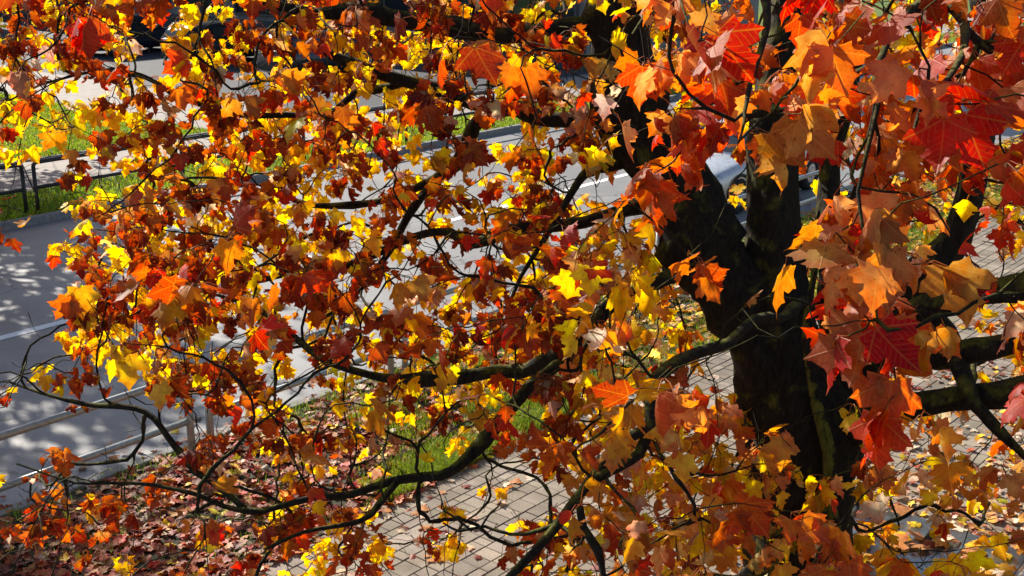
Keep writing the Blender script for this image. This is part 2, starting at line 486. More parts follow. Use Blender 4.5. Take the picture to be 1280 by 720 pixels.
def frames(yax, nrm):
    """orthonormal frames from blade direction and rough normal: columns x, y, z"""
    y = yax / np.linalg.norm(yax, axis=1, keepdims=True)
    z = nrm - y * np.sum(nrm * y, axis=1, keepdims=True)
    z /= np.linalg.norm(z, axis=1, keepdims=True) + 1e-9
    x = np.cross(y, z)
    return np.stack([x, y, z], axis=2)
def leaf_mesh(name, pos, fr, size, tint, curl, fold, petiole=None, V=LV, T=LT, twist=None, ruf=0.03):
    """many leaves: each blade bent along and across, some with a petiole back to its node"""
    n = len(pos)
    x = V[None, :, 0] * np.ones((n, 1)); y = V[None, :, 1] * np.ones((n, 1))
    x = x * rng.uniform(0.86, 1.12, (n, 1))
    # asymmetry and ruffled edge
    ph = rng.uniform(0, 6.28, (n, 2))
    rr = np.sqrt(x * x + (y - 0.3) ** 2)
    z = ruf * np.sin(9 * np.arctan2(x, y - 0.25) + ph[:, :1]) * (rr / 0.6) ** 2
    z = z + ruf * 1.4 * np.sin(5 * x + 4 * y + ph[:, 1:]) * rr
    # fold about the midrib
    fa = fold[:, None] * (np.abs(x) ** 1.15)
    z = z - fa
    x = x * np.cos(np.clip(fold[:, None] * 0.9, -1.2, 1.2))
    # droop/curl along the blade
    k = curl[:, None]
    ang = k * y
    kk = np.where(np.abs(k) < 1e-3, 1e-3, k)
    yy = np.sin(ang) / kk + z * np.sin(ang)
    zz = -(1 - np.cos(ang)) / kk + z * np.cos(ang)
    loc = np.stack([x, yy, zz], axis=2) * size[:, None, None]
    wv = np.einsum('nij,nvj->nvi', fr, loc) + pos[:, None, :]
    nv = V.shape[0]
    verts = wv.reshape(-1, 3)
    tris = (T[None] + (np.arange(n) * nv)[:, None, None]).reshape(-1, 3)
    uv = np.tile(V, (n, 1))
    var = 1 + 0.0 * uv[:, :1]
    rl = np.sqrt(V[:, 0] ** 2 + (V[:, 1] - 0.2) ** 2)[None, :, None]
    edge = np.clip((rl - 0.15) / 0.6, 0, 1) * rng.uniform(-0.15, 0.95, (n, 1, 1)) + rng.normal(0, 0.10, (n, nv, 1))
    edge = np.clip(edge, 0, 1)
    heart = np.clip(1 - rl / 0.5, 0, 1) * np.clip(rng.normal(-0.1, 0.4, (n, 1, 1)), 0, 0.7)
    t0 = tint[:, None, :]
    cc = t0 * (1 - edge) + t0 * np.array([0.88, 0.60, 0.68]) * edge
    cc = cc * (1 - heart) + (0.55 * t0 + np.array([0.16, 0.17, 0.005])) * heart
    col = cc.reshape(-1, 3)
    if petiole is not None:
        a, b = petiole, pos            # node, blade base
        d = b - a
        mid = (a + b) / 2 + np.array([0, 0, 0.012])
        sx = np.cross(d, np.array([0.3, 0.2, 1.0]))
        sx /= np.linalg.norm(sx, axis=1, keepdims=True) + 1e-9
        sy = np.cross(d, sx); sy /= np.linalg.norm(sy, axis=1, keepdims=True) + 1e-9
        r = 0.0016
        ring = []
        for p in (a, mid, b):
            for an in (0, 2.094, 4.189): ring.append(p + r * (math.cos(an) * sx + math.sin(an) * sy))
        pvx = np.stack(ring, axis=1)
        q = []
        for l in (0, 3):
            for k_ in range(3):
                k2 = (k_ + 1) % 3
                q += [(l + k_, l + k2, l + 3 + k2), (l + k_, l + 3 + k2, l + 3 + k_)]
        off = len(verts)
        tris = np.vstack([tris, (np.array(q)[None] + (off + np.arange(n) * 9)[:, None, None]).reshape(-1, 3)])
        verts = np.vstack([verts, pvx.reshape(-1, 3)])
        uv = np.vstack([uv, np.tile([[0.0, 0.05]], (n * 9, 1))])
        col = np.vstack([col, np.repeat(tint * np.array([0.55, 0.35, 0.5]) + np.array([0.03, 0.004, 0.004]), 9, axis=0)])
    return np_mesh(name, verts, tris, True, col, uv)

PAL = {
    'yellow': [(0.86, 0.58, 0.010), (0.84, 0.52, 0.012), (0.80, 0.60, 0.03), (0.88, 0.64, 0.02)],
    'gold':   [(0.70, 0.33, 0.02), (0.66, 0.29, 0.035), (0.74, 0.38, 0.04)],
    'orange': [(0.48, 0.095, 0.022), (0.52, 0.13, 0.028), (0.44, 0.07, 0.020), (0.50, 0.15, 0.05)],
    'tan':    [(0.48, 0.22, 0.07), (0.44, 0.18, 0.055), (0.40, 0.16, 0.045), (0.52, 0.26, 0.09)],
    'red':    [(0.50, 0.022, 0.014), (0.56, 0.035, 0.016), (0.44, 0.045, 0.016), (0.52, 0.014, 0.014)],
    'rust':   [(0.34, 0.050, 0.013), (0.27, 0.034, 0.012), (0.40, 0.072, 0.016), (0.22, 0.024, 0.012)],
    'maroon': [(0.18, 0.012, 0.010), (0.22, 0.013, 0.010), (0.13, 0.010, 0.010)],
    'peach':  [(0.72, 0.32, 0.12), (0.68, 0.27, 0.10), (0.74, 0.38, 0.16), (0.66, 0.28, 0.13)],
    'pale':   [(0.62, 0.48, 0.33), (0.55, 0.42, 0.30), (0.66, 0.52, 0.40)],
    'green':  [(0.34, 0.38, 0.03), (0.45, 0.44, 0.03)],
}
def pick(mix, n):
    """n tints from a mix {palette name: share}"""
    ks = list(mix); p = np.array([mix[k] for k in ks], float); p /= p.sum()
    i = rng.choice(len(ks), n, p=p)
    out = np.array([PAL[ks[a]][rng.integers(len(PAL[ks[a]]))] for a in i])
    return np.clip(out * rng.uniform(0.82, 1.15, (n, 1)) * rng.uniform(0.92, 1.08, (n, 3)), 0.004, 0.9)

# ------------------------------------------------------------------ the maple: trunk and traced limbs
def catmull(pts, step):
    p = np.array(pts, float)
    p = np.vstack([2 * p[0] - p[1], p, 2 * p[-1] - p[-2]])
    out = []
    for i in range(1, len(p) - 2):
        p0, p1, p2, p3 = p[i - 1:i + 3]
        n = max(2, int(np.linalg.norm((p2 - p1)[:3]) / step))
        for k in range(n):
            u = k / n
            out.append(0.5 * ((2 * p1) + (-p0 + p2) * u + (2 * p0 - 5 * p1 + 4 * p2 - p3) * u * u + (-p0 + 3 * p1 - 3 * p2 + p3) * u ** 3))
    out.append(p[-2])
    return np.array(out)
LIMBS = [  # (name, [(photo x, photo y, depth m, width in photo px)])
 ('trunk', [(1012, 1000, 7.40, 190), (1008, 930, 7.28, 160), (1004, 820, 7.1, 142), (1003, 720, 6.95, 134), (1002, 620, 6.8, 130), (1000, 540, 6.75, 132), (985, 470, 6.7, 128), (972, 410, 6.65, 105), (968, 340, 6.62, 82), (966, 260, 6.6, 70), (965, 200, 6.6, 62), (972, 110, 6.6, 52), (985, 20, 6.6, 46), (992, -80, 6.6, 40), (1000, -260, 6.6, 26), (1010, -420, 6.6, 10)]),
 ('limb', [(975, 470, 6.68, 90), (930, 385, 6.62, 92), (888, 312, 6.6, 90), (850, 245, 6.6, 88), (818, 180, 6.6, 82), (792, 110, 6.6, 80), (779, 40, 6.6, 74), (772, -40, 6.6, 62), (765, -200, 6.6, 36), (750, -400, 6.6, 12)]),
 ('limb', [(1025, 620, 6.78, 70), (1048, 520, 6.72, 68), (1054, 430, 6.7, 54), (1047, 330, 6.7, 46), (1042, 250, 6.7, 42), (1050, 150, 6.7, 36), (1060, 50, 6.6, 30), (1070, -100, 6.6, 22), (1090, -300, 6.5, 8)]),
 ('limb', [(1050, 480, 6.7, 60), (1085, 420, 6.6, 54), (1118, 382, 6.5, 52), (1152, 350, 6.4, 50), (1186, 300, 6.3, 45), (1204, 250, 6.2, 40), (1216, 190, 6.1, 36), (1228, 110, 6.0, 32), (1237, 20, 6.0, 28), (1247, -100, 6.0, 20), (1260, -300, 6.0, 8)]),
 ('branch', [(1060, 440, 6.65, 34), (1100, 408, 6.4, 34), (1145, 392, 6.2, 34), (1205, 383, 6.0, 33), (1285, 367, 5.8, 33), (1400, 340, 5.6, 24), (1520, 300, 5.5, 10)]),
 ('branch', [(1030, 545, 6.7, 46), (1095, 516, 6.4, 42), (1180, 501, 6.1, 36), (1285, 484, 5.9, 36), (1420, 470, 5.7, 24), (1560, 470, 5.6, 9)]),
 ('branch', [(1100, 400, 6.5, 24), (1150, 402, 6.2, 24), (1180, 430, 6.1, 26), (1207, 466, 6.0, 24), (1236, 502, 5.9, 20), (1264, 548, 5.8, 17), (1305, 600, 5.7, 11), (1340, 680, 5.7, 5)]),
 ('branch', [(1065, 470, 6.65, 34), (1120, 452, 6.4, 34), (1175, 446, 6.2, 34), (1235, 440, 6.0, 32), (1310, 418, 5.9, 26), (1430, 400, 5.8, 10)]),
 ('stem', [(1056, 730, 6.55, 22), (1048, 660, 6.42, 22), (1040, 600, 6.36, 22), (1030, 540, 6.32, 21), (1016, 470, 6.3, 18), (1012, 400, 6.2, 14), (1020, 330, 6.1, 10), (1024, 260, 6.0, 5)]),
 ('branch', [(1020, 392, 6.5, 22), (1005, 381, 6.1, 24), (960, 400, 5.7, 24), (905, 423, 5.4, 26), (858, 452, 5.2, 27), (818, 486, 5.0, 28), (808, 530, 4.9, 24), (782, 568, 4.8, 26), (747, 600, 4.7, 26), (716, 635, 4.6, 26), (680, 682, 4.5, 24), (630, 722, 4.4, 20), (560, 775, 4.3, 14), (480, 840, 4.2, 6)]),
 ('branch', [(812, 535, 4.9, 14), (790, 546, 4.82, 14), (756, 572, 4.75, 16), (728, 612, 4.66, 15), (716, 632, 4.6, 14)]),
 ('branch', [(724, 626, 4.62, 13), (729, 660, 4.6, 14), (750, 692, 4.58, 12), (758, 722, 4.55, 10), (768, 770, 4.5, 6)]),
 ('branch', [(905, 350, 6.55, 44), (842, 347, 6.42, 36), (790, 363, 6.3, 33), (745, 400, 6.2, 31), (700, 446, 6.1, 29), (650, 496, 6.0, 28), (605, 536, 5.9, 28), (560, 573, 5.85, 25), (500, 596, 5.8, 21), (440, 623, 5.75, 18), (370, 634, 5.7, 16), (300, 636, 5.65, 14), (240, 617, 5.6, 11), (180, 605, 5.6, 9), (100, 598, 5.6, 6), (20, 586, 5.6, 4)]),
 ('branch', [(500, 597, 5.8, 12), (478, 622, 5.7, 11), (450, 648, 5.6, 9), (385, 662, 5.5, 7), (330, 690, 5.4, 4)]),
 ('branch', [(305, 636, 5.66, 12), (266, 602, 5.7, 12), (226, 556, 5.8, 11), (190, 516, 5.9, 10), (120, 508, 5.9, 8), (60, 493, 5.9, 6), (5, 476, 6.0, 4)]),
 ('branch', [(705, 440, 6.1, 24), (660, 458, 6.35, 22), (600, 467, 6.4, 23), (540, 470, 6.45, 23), (480, 472, 6.5, 16), (420, 456, 6.5, 14), (375, 426, 6.6, 12), (335, 394, 6.7, 9), (290, 372, 6.8, 6), (230, 360, 6.9, 3)]),
 ('branch', [(850, 252, 6.6, 30), (765, 268, 6.7, 23), (700, 281, 6.75, 21), (640, 287, 6.8, 20), (586, 302, 6.85, 20), (560, 286, 6.9, 16), (520, 294, 7.0, 15), (455, 328, 7.1, 14), (420, 338, 7.1, 12), (340, 350, 7.2, 9), (260, 360, 7.3, 6), (190, 350, 7.4, 3)]),
 ('branch', [(825, 185, 6.6, 40), (778, 160, 6.6, 30), (692, 150, 6.7, 27), (645, 136, 6.8, 24), (607, 148, 6.9, 20), (583, 174, 6.95, 18), (550, 213, 7.0, 16), (500, 242, 7.1, 14), (440, 252, 7.2, 12), (387, 253, 7.2, 10), (340, 241, 7.3, 8), (270, 226, 7.4, 5), (200, 226, 7.5, 3)]),
 ('branch', [(553, 210, 7.0, 15), (538, 242, 7.0, 15), (500, 284, 7.1, 13), (470, 330, 7.1, 11), (440, 370, 7.1, 8), (400, 400, 7.1, 5)]),
 ('branch', [(815, 195, 6.6, 28), (745, 216, 6.6, 18), (715, 241, 6.5, 15), (692, 282, 6.4, 12), (670, 325, 6.3, 9), (640, 380, 6.2, 5)]),
 ('branch', [(785, 40, 6.6, 40), (705, 42, 6.5, 29), (640, 45, 6.4, 27), (560, 26, 6.3, 30), (480, 22, 6.2, 27), (400, 14, 6.1, 22), (320, 4, 6.0, 18), (240, -14, 5.9, 12), (150, -40, 5.8, 6)]),
 ('branch', [(650, 137, 6.8, 20), (600, 118, 6.8, 20), (515, 101, 6.8, 22), (460, 86, 6.8, 20), (415, 66, 6.8, 17), (380, 42, 6.8, 14), (350, 20, 6.8, 9), (320, -15, 6.8, 5)]),
 ('branch', [(510, 102, 6.8, 12), (440, 130, 6.9, 12), (395, 150, 7.0, 12), (330, 145, 7.0, 11), (280, 137, 7.0, 9), (230, 118, 7.0, 8), (180, 92, 7.0, 7), (120, 90, 7.0, 5), (60, 106, 7.0, 4), (5, 130, 7.0, 3)]),
 ('branch', [(822, 205, 6.55, 28), (872, 181, 6.2, 24), (940, 156, 5.9, 20), (1010, 120, 5.6, 16), (1080, 90, 5.3, 10), (1140, 70, 5.0, 5)]),
 ('branch', [(1060, 60, 6.6, 28), (1040, 15, 5.8, 26), (1000, -25, 5.0, 24), (950, -40, 4.4, 20), (885, -30, 4.0, 15), (825, 5, 3.8, 9), (790, 50, 3.7, 4)]),
 ('branch', [(1238, 15, 6.0, 28), (1235, -30, 5.2, 26), (1180, -20, 4.4, 22), (1125, 25, 3.9, 15), (1102, 90, 3.6, 12), (1086, 165, 3.4, 9), (1074, 240, 3.3, 7), (1078, 320, 3.2, 5), (1090, 390, 3.1, 3)]),
 ('branch', [(1175, -18, 4.4, 18), (1200, 30, 4.0, 16), (1180, 90, 3.6, 12), (1160, 130, 3.4, 8), (1150, 180, 3.3, 4)]),
 ('branch', [(955, -40, 4.4, 15), (960, 20, 4.0, 14), (945, 90, 3.7, 10), (940, 140, 3.5, 6), (930, 175, 3.4, 3)]),
 ('branch', [(716, 640, 4.6, 8), (690, 652, 4.6, 7), (640, 669, 4.6, 6), (606, 661, 4.6, 6), (572, 668, 4.6, 5), (553, 656, 4.6, 3)]),
 ('branch', [(600, 661, 4.6, 4), (612, 640, 4.6, 4), (618, 630, 4.6, 3.5), (628, 620, 4.6, 2)]),
 ('branch', [(590, 664, 4.6, 4), (575, 648, 4.6, 3.5), (562, 632, 4.6, 3), (556, 621, 4.6, 2)]),
]
maple = empty('maple_tree', tuple(np.r_[P(1012, 985, 7.37)[:2], 0.0]))
tag(maple, 'large autumn maple with dark mossy trunk and red, orange and yellow leaves', 'tree')
m_inv = np.array(maple.location)

nodes_p, nodes_d, nodes_l = [], [], []      # growth nodes: position, direction, limb id
limb_data = []
BARE = set()
for li, (nm, pts) in enumerate(LIMBS):
    q = []
    slim = 0.72 if pts[0][:2] in ((1020, 392), (905, 350)) else 1.0
    for px, py, d, wpx in pts:
        q.append(np.r_[P(px, py, d), slim * wpx * (0.5 if wpx > 45 else 0.46 if px > 1070 and wpx >= 20 else 0.36) * d / F])
    c = catmull(q, 0.05)
    amp = 0.012
    k = np.arange(len(c))
    fade = np.clip(k / 4.0, 0, 1)
    for ax in range(3):
        ph = rng.uniform(0, 6.28, 3)
        c[:, ax] += fade * amp * (np.sin(k * 0.55 + ph[0]) * 0.5 + np.sin(k * 0.23 + ph[1])) * (0.6 if li else 0.2)
    if li:                                  # knees and kinks of an old branch
        kn = np.arange(0, len(c) + 6, 5)
        for ax in range(3):
            off = rng.normal(0, 1, len(kn)) * 0.026
            c[:, ax] += fade * np.interp(k, kn, off) * np.clip(c[:, 3] / 0.03, 0.55, 1.0)
        for kk_ in rng.integers(2, max(3, len(c)), max(1, len(c) // 12)):      # knots and collars
            c[:, 3] *= 1 + rng.uniform(0.15, 0.42) * np.exp(-((k - kk_) / rng.uniform(0.8, 1.8)) ** 2)
    c[:, 3] = np.maximum(c[:, 3], 0.0022)
    if li == 0: c[0, 2] = min(c[0, 2], -0.1)
    limb_data.append(c)
    if li >= len(LIMBS) - 3: BARE.add(li)
    for i in range(len(c)):
        d = c[min(i + 1, len(c) - 1), :3] - c[max(i - 1, 0), :3]
        if nm == 'trunk' and c[i, 3] > 0.16: continue
        if li in BARE: continue
        nodes_p.append(c[i, :3]); nodes_d.append(d / np.linalg.norm(d)); nodes_l.append(li)

# ------------------------------------------------------------------ where the foliage is: 80 px cells, share covered
COV = """
50 60 22 40 55 58 60 55 55 28 65 78 76 85 78 65
45 20 32 55 62 60 58 48 50 28 50 52 72 84 88 65
10 18 58 60 55 46 45 42 46 34 44 12 22 80 45 35
05 38 78 78 62 52 30 26 70 70 30 03 03 86 36 38
03 66 80 78 62 52 46 60 76 76 30 02 02 84 16 20
03 44 64 56 32 46 52 62 78 76 66 10 02 66 18 34
04 06 10 28 32 36 26 26 36 70 80 54 05 34 18 22
22 18 10 16 24 16 06 04 12 72 80 70 38 32 22 22
12 10 10 18 46 46 12 10 50 62 80 76 72 44 24 12
"""
COV = np.array([[int(a) / 100 for a in r.split()] for r in COV.strip().split('\n')])
LEFT_MIX = {'yellow': 36, 'gold': 12, 'rust': 28, 'maroon': 12, 'red': 5, 'orange': 6, 'tan': 5}
MID_MIX = {'yellow': 22, 'gold': 12, 'rust': 28, 'maroon': 10, 'red': 10, 'orange': 14, 'tan': 8}
FRONT_MIX = {'orange': 26, 'peach': 36, 'red': 34, 'rust': 6}
BACK_MIX = {'yellow': 60, 'pale': 8, 'gold': 12, 'rust': 14, 'orange': 10, 'tan': 6, 'green': 3}
FRONT_MIX2 = {'rust': 20, 'orange': 26, 'red': 28, 'maroon': 4, 'peach': 22, 'pale': 4}
RUST_MIX = {'rust': 36, 'maroon': 28, 'red': 14, 'orange': 6, 'peach': 8, 'yellow': 6, 'pale': 5}
GLOW_MIX = {'yellow': 76, 'gold': 10, 'rust': 7, 'pale': 5, 'green': 2}
LOW_MIX2 = {'orange': 8, 'peach': 36, 'rust': 6, 'gold': 16, 'yellow': 22, 'red': 6, 'pale': 10}
LOW_MIX = {'yellow': 26, 'gold': 18, 'orange': 8, 'peach': 34, 'pale': 10, 'red': 6}
DENSE = 2.15
attr = []        # (position, mix, number of leaves, leaf size)
def spawn(cx0, cy0, cov, dr, mix, size, k, cell=80.0):
    """leaf clusters spread over one cell's part of the crown, dr the depth range"""
    dm = (dr[0] + dr[1]) / 2
    area = 0.36 * (size * F / dm) ** 2
    need = DENSE * -math.log(max(1e-3, 1 - cov)) * cell * cell / area
    ncl = need / k
    ncl = int(ncl) + (rng.random() < ncl - int(ncl))
    for _ in range(ncl):
        d = rng.uniform(*dr)
        attr.append((P(cx0 + rng.random() * cell, cy0 + rng.random() * cell, d), mix, max(1, int(rng.normal(k, 1.6))), size))
for r_ in range(-3, 12):
    for c_ in range(-3, 20):
        inside = 0 <= r_ < 9 and 0 <= c_ < 16
        if inside: cov = COV[r_, c_]
        elif c_ < 0: cov = 0.16 if 0 <= r_ < 3 else 0.04
        elif r_ < 0: cov = 0.45
        elif r_ >= 9: cov = (0.45 if c_ < 13 else 0.12) if c_ > 7 else 0.12
        else: cov = 0.5
        x0, y0 = c_ * 80, r_ * 80
        if c_ >= 10 and r_ <= 5:
            f = 0.85 if c_ >= 12 or r_ <= 1 else 0.5
            if c_ in (11, 12) and 2 <= r_ <= 5: f = 0.95
            spawn(x0, y0, cov * f * 0.62, (2.9, 4.3), FRONT_MIX, 0.128, 4)
            spawn(x0, y0, cov * f * 0.80, (3.4, 5.4), FRONT_MIX2, 0.100, 8)
            spawn(x0, y0, 0.5 * cov + 0.08, (6.6, 9.4), BACK_MIX, 0.105, 6)
        elif c_ >= 9:
            spawn(x0, y0, cov * 0.45, (4.0, 5.4), LOW_MIX, 0.126, 4)
            spawn(x0, y0, cov * 0.70, (4.8, 6.4), LOW_MIX2, 0.100, 7)
            spawn(x0, y0, cov * 0.70, (6.2, 7.8), BACK_MIX, 0.115, 6)
        elif c_ >= 7:
            spawn(x0, y0, cov * 0.36, (4.3, 5.8), MID_MIX, 0.12, 4)
            spawn(x0, y0, cov * 0.85, (5.4, 7.0), RUST_MIX, 0.096, 9)
            spawn(x0, y0, cov * 0.85, (6.9, 8.8), GLOW_MIX, 0.098, 8)
        else:
            spawn(x0, y0, cov * 0.18, (4.4, 5.8), MID_MIX, 0.12, 3)
            spawn(x0, y0, cov * 0.85, (5.5, 7.0), RUST_MIX, 0.094, 9)
            spawn(x0, y0, cov * 0.92, (6.8, 8.8), GLOW_MIX if r_ < 6 or c_ > 3 else RUST_MIX, 0.096, 8)
ACCENT = [  # single bright leaves and bunches the photo shows large
 (120, 6, 3.9, 'red', 3, .17), (560, 52, 4.0, 'red', 2, .16), (862, 34, 3.3, 'red', 3, .16), (1080, 395, 3.1, 'red', 3, .15),
 (1122, 492, 3.1, 'red', 3, .16), (1192, 130, 3.3, 'red', 4, .16), (1160, 110, 3.3, 'red', 3, .16), (935, 165, 3.3, 'tan', 2, .15),
 (985, 318, 3.3, 'tan', 1, .15), (1045, 290, 3.1, 'tan', 4, .16), (1070, 330, 3.1, 'orange', 3, .15), (1110, 270, 3.1, 'tan', 3, .16),
 (1150, 330, 3.1, 'tan', 2, .16), (1115, 430, 3.1, 'orange', 4, .15), (1060, 420, 3.1, 'orange', 3, .15), (1170, 395, 3.1, 'tan', 2, .15),
 (830, 210, 3.9, 'orange', 6, .14), (850, 190, 3.9, 'orange', 4, .13), (1015, 45, 3.0, 'tan', 1, .16), (820, 118, 3.8, 'gold', 1, .15),
 (670, 290, 4.6, 'orange', 5, .15), (700, 280, 4.6, 'red', 3, .14), (985, 120, 3.1, 'tan', 2, .17), (700, 350, 4.8, 'orange', 3, .15),
 (505, 335, 5.0, 'tan', 2, .15), (390, 562, 5.0, 'tan', 2, .16), (255, 600, 5.0, 'tan', 1, .15), (455, 507, 5.0, 'tan', 2, .16),
 (610, 525, 5.2, 'red', 3, .14), (870, 320, 4.5, 'orange', 3, .13), (795, 660, 4.3, 'tan', 3, .17), (910, 630, 4.3, 'orange', 3, .15),
 (780, 690, 4.3, 'red', 2, .15), (865, 510, 4.4, 'red', 3, .14), (75, 312, 6.6, 'red', 1, .12), (45, 265, 6.6, 'gold', 1, .12),
 (655, 70, 4.6, 'orange', 2, .14), (540, 120, 5.0, 'rust', 5, .14), (470, 190, 5.2, 'red', 1, .14), (210, 345, 5.6, 'red', 2, .14),
 (1040, 690, 4.2, 'orange', 4, .15), (990, 640, 4.2, 'orange', 4, .14), (1180, 690, 4.5, 'yellow', 3, .16), (1130, 700, 4.6, 'gold', 3, .15),
 (1220, 235, 4.2, 'yellow', 1, .16), (930, 385, 5.2, 'tan', 1, .12),
]
for px, py, d, c, k, sz in ACCENT: attr.append((P(px, py, d), {c: 1}, k, sz))
# bare twigs: tips with buds, no leaves
for _ in range(230):
    px, py = rng.uniform(-40, 800), rng.uniform(40, 720)
    if px < 130 and 230 < py < 450: continue
    attr.append((P(px, py, rng.uniform(4.8, 7.6)), None, 0, 0))
for px, py in ((30, 455), (45, 450), (18, 470), (250, 500), (350, 480), (560, 650), (700, 600), (880, 600), (1230, 300), (1250, 290), (620, 330), (560, 400)):
    for _ in range(2): attr.append((P(px + rng.normal(0, 12), py + rng.normal(0, 10), rng.uniform(5.2, 6.4)), None, 0, 0))

# ------------------------------------------------------------------ grow twigs from the limbs to every cluster
NP = np.zeros((160000, 3)); ND = np.zeros((160000, 3)); NL = np.zeros(160000, int); NPAR = np.full(160000, -1)
cnt = len(nodes_p)
NP[:cnt] = nodes_p; ND[:cnt] = nodes_d; NL[:cnt] = nodes_l
n_limb = cnt
A = np.array([a[0] for a in attr])
limbP = NP[:cnt].copy()
dist = np.array([np.min(np.sum((limbP - a) ** 2, axis=1)) for a in A])
order = np.argsort(dist)
tips = {}
paths = []
for ai in order:
    a = A[ai]
    v = a - NP[:cnt]
    dd = np.linalg.norm(v, axis=1) + 1e-6
    cosang = np.sum(v * ND[:cnt], axis=1) / dd
    cost = dd * (1 + 0.45 * (1 - cosang))
    j = int(np.argmin(cost))
    L = dd[j]
    if L < 0.03:
        tips[ai] = j
        continue
    n = max(2, int(L / 0.05))
    p0, p3 = NP[j], a
    h = L * 0.45
    p1 = p0 + ND[j] * min(h, 0.22) * 0.7
    p2 = p3 - (v[j] / L) * h * 0.6 + np.array([0, 0, 0.10 * L]) + rng.normal(0, 0.06 * L, 3)
    prev = j
    path = [j]
    for k in range(1, n + 1):
        u = k / n
        p = (1 - u) ** 3 * p0 + 3 * (1 - u) ** 2 * u * p1 + 3 * (1 - u) * u * u * p2 + u ** 3 * p3
        if k < n: p = p + rng.normal(0, 0.006, 3)
        NP[cnt] = p
        d = p - NP[prev]
        ND[cnt] = d / (np.linalg.norm(d) + 1e-9)
        NL[cnt] = NL[j]; NPAR[cnt] = prev
        prev = cnt; path.append(cnt)
        cnt += 1
    tips[ai] = prev
    paths.append(path)
load = np.zeros(cnt)
for ai, ti in tips.items(): load[ti] += 1
for i in range(cnt - 1, n_limb - 1, -1): load[NPAR[i]] += load[i] if NPAR[i] >= 0 else 0
rad = 0.0021 * np.maximum(load, 1) ** 0.42

def tube_arrays(pts, rs, ns):
    d = np.gradient(pts, axis=0)
    d /= np.linalg.norm(d, axis=1, keepdims=True) + 1e-9
    nrm = np.cross(d[0], [0.31, 0.7, 0.2]); nrm /= np.linalg.norm(nrm)
    V = []
    an = np.arange(ns) * 2 * math.pi / ns
    for i in range(len(pts)):
        nrm = nrm - d[i] * np.dot(nrm, d[i]); nrm /= np.linalg.norm(nrm) + 1e-9
        b = np.cross(d[i], nrm)
        V.append(pts[i] + rs[i] * (np.cos(an)[:, None] * nrm + np.sin(an)[:, None] * b) if np.ndim(rs[i]) == 0 else pts[i] + rs[i][:, None] * (np.cos(an)[:, None] * nrm + np.sin(an)[:, None] * b))
    V = np.vstack(V)
    i = np.arange(len(pts) - 1)[:, None] * ns
    k = np.arange(ns)[None]; k2 = (k + 1) % ns
    q = np.stack([i + k, i + k2, i + ns + k2, i + ns + k], axis=2).reshape(-1, 4)
    return V, q
limb_v = {i: [] for i in range(len(LIMBS))}
limb_q = {i: [] for i in range(len(LIMBS))}
limb_n = {i: 0 for i in range(len(LIMBS))}
def put(li, V, q):
    limb_v[li].append(V); limb_q[li].append(q + limb_n[li]); limb_n[li] += len(V)
for li, c in enumerate(limb_data):
    ns = 28 if li == 0 else (20 if c[:, 3].max() > 0.09 else 11)
    an = np.arange(ns)
    rs = []
    k = np.arange(len(c))
    ph = rng.uniform(0, 6.28, 6)
    for i in range(len(c)):
        f = 1 + 0.07 * np.sin(an * 2 * math.pi / ns * 3 + ph[0] + i * 0.05) + 0.05 * np.sin(an * 2 * math.pi / ns * 5 + ph[1] - i * 0.09) + rng.normal(0, 0.03, ns) + 0.05 * math.sin(i * 0.4 + ph[2]) + 0.06 * math.sin(i * 0.17 + ph[3])
        rs.append(c[i, 3] * f)
    V, q = tube_arrays(c[:, :3], rs, ns)
    # close the tip
    put(li, V, q)
for path in paths:
    pts = NP[path]
    r = rad[path].copy()
    r[0] = min(r[0], r[1] * 1.3) if len(r) > 1 else r[0]
    ns = 6 if r.max() > 0.005 else 4
    # buds: slight swelling at nodes
    sw = 1 + 0.35 * (rng.random(len(r)) < 0.22)
    V, q = tube_arrays(pts, r * sw, ns)
    put(NL[path[0]], V, q)
    # short spurs with buds along the twig
    for i in range(2, len(path) - 1):
        if rng.random() > 0.36: continue
        d = rng.normal(0, 1, 3); d /= np.linalg.norm(d)
        d = d + 0.7 * ND[path[i]]; d /= np.linalg.norm(d)
        ln = rng.uniform(0.02, 0.09) if rng.random() < 0.8 else rng.uniform(0.09, 0.2)
        a0 = pts[i]; a1 = a0 + d * ln * 0.55 + rng.normal(0, 0.005, 3); a2 = a0 + d * ln + np.array([0, 0, 0.15 * ln]) + rng.normal(0, 0.008, 3)
        V, q = tube_arrays(np.array([a0, a1, a2, a2 + (a2 - a1) * 0.25]), np.array([0.0017, 0.0014, 0.0026, 0.0005]), 3)
        put(NL[path[0]], V, q)

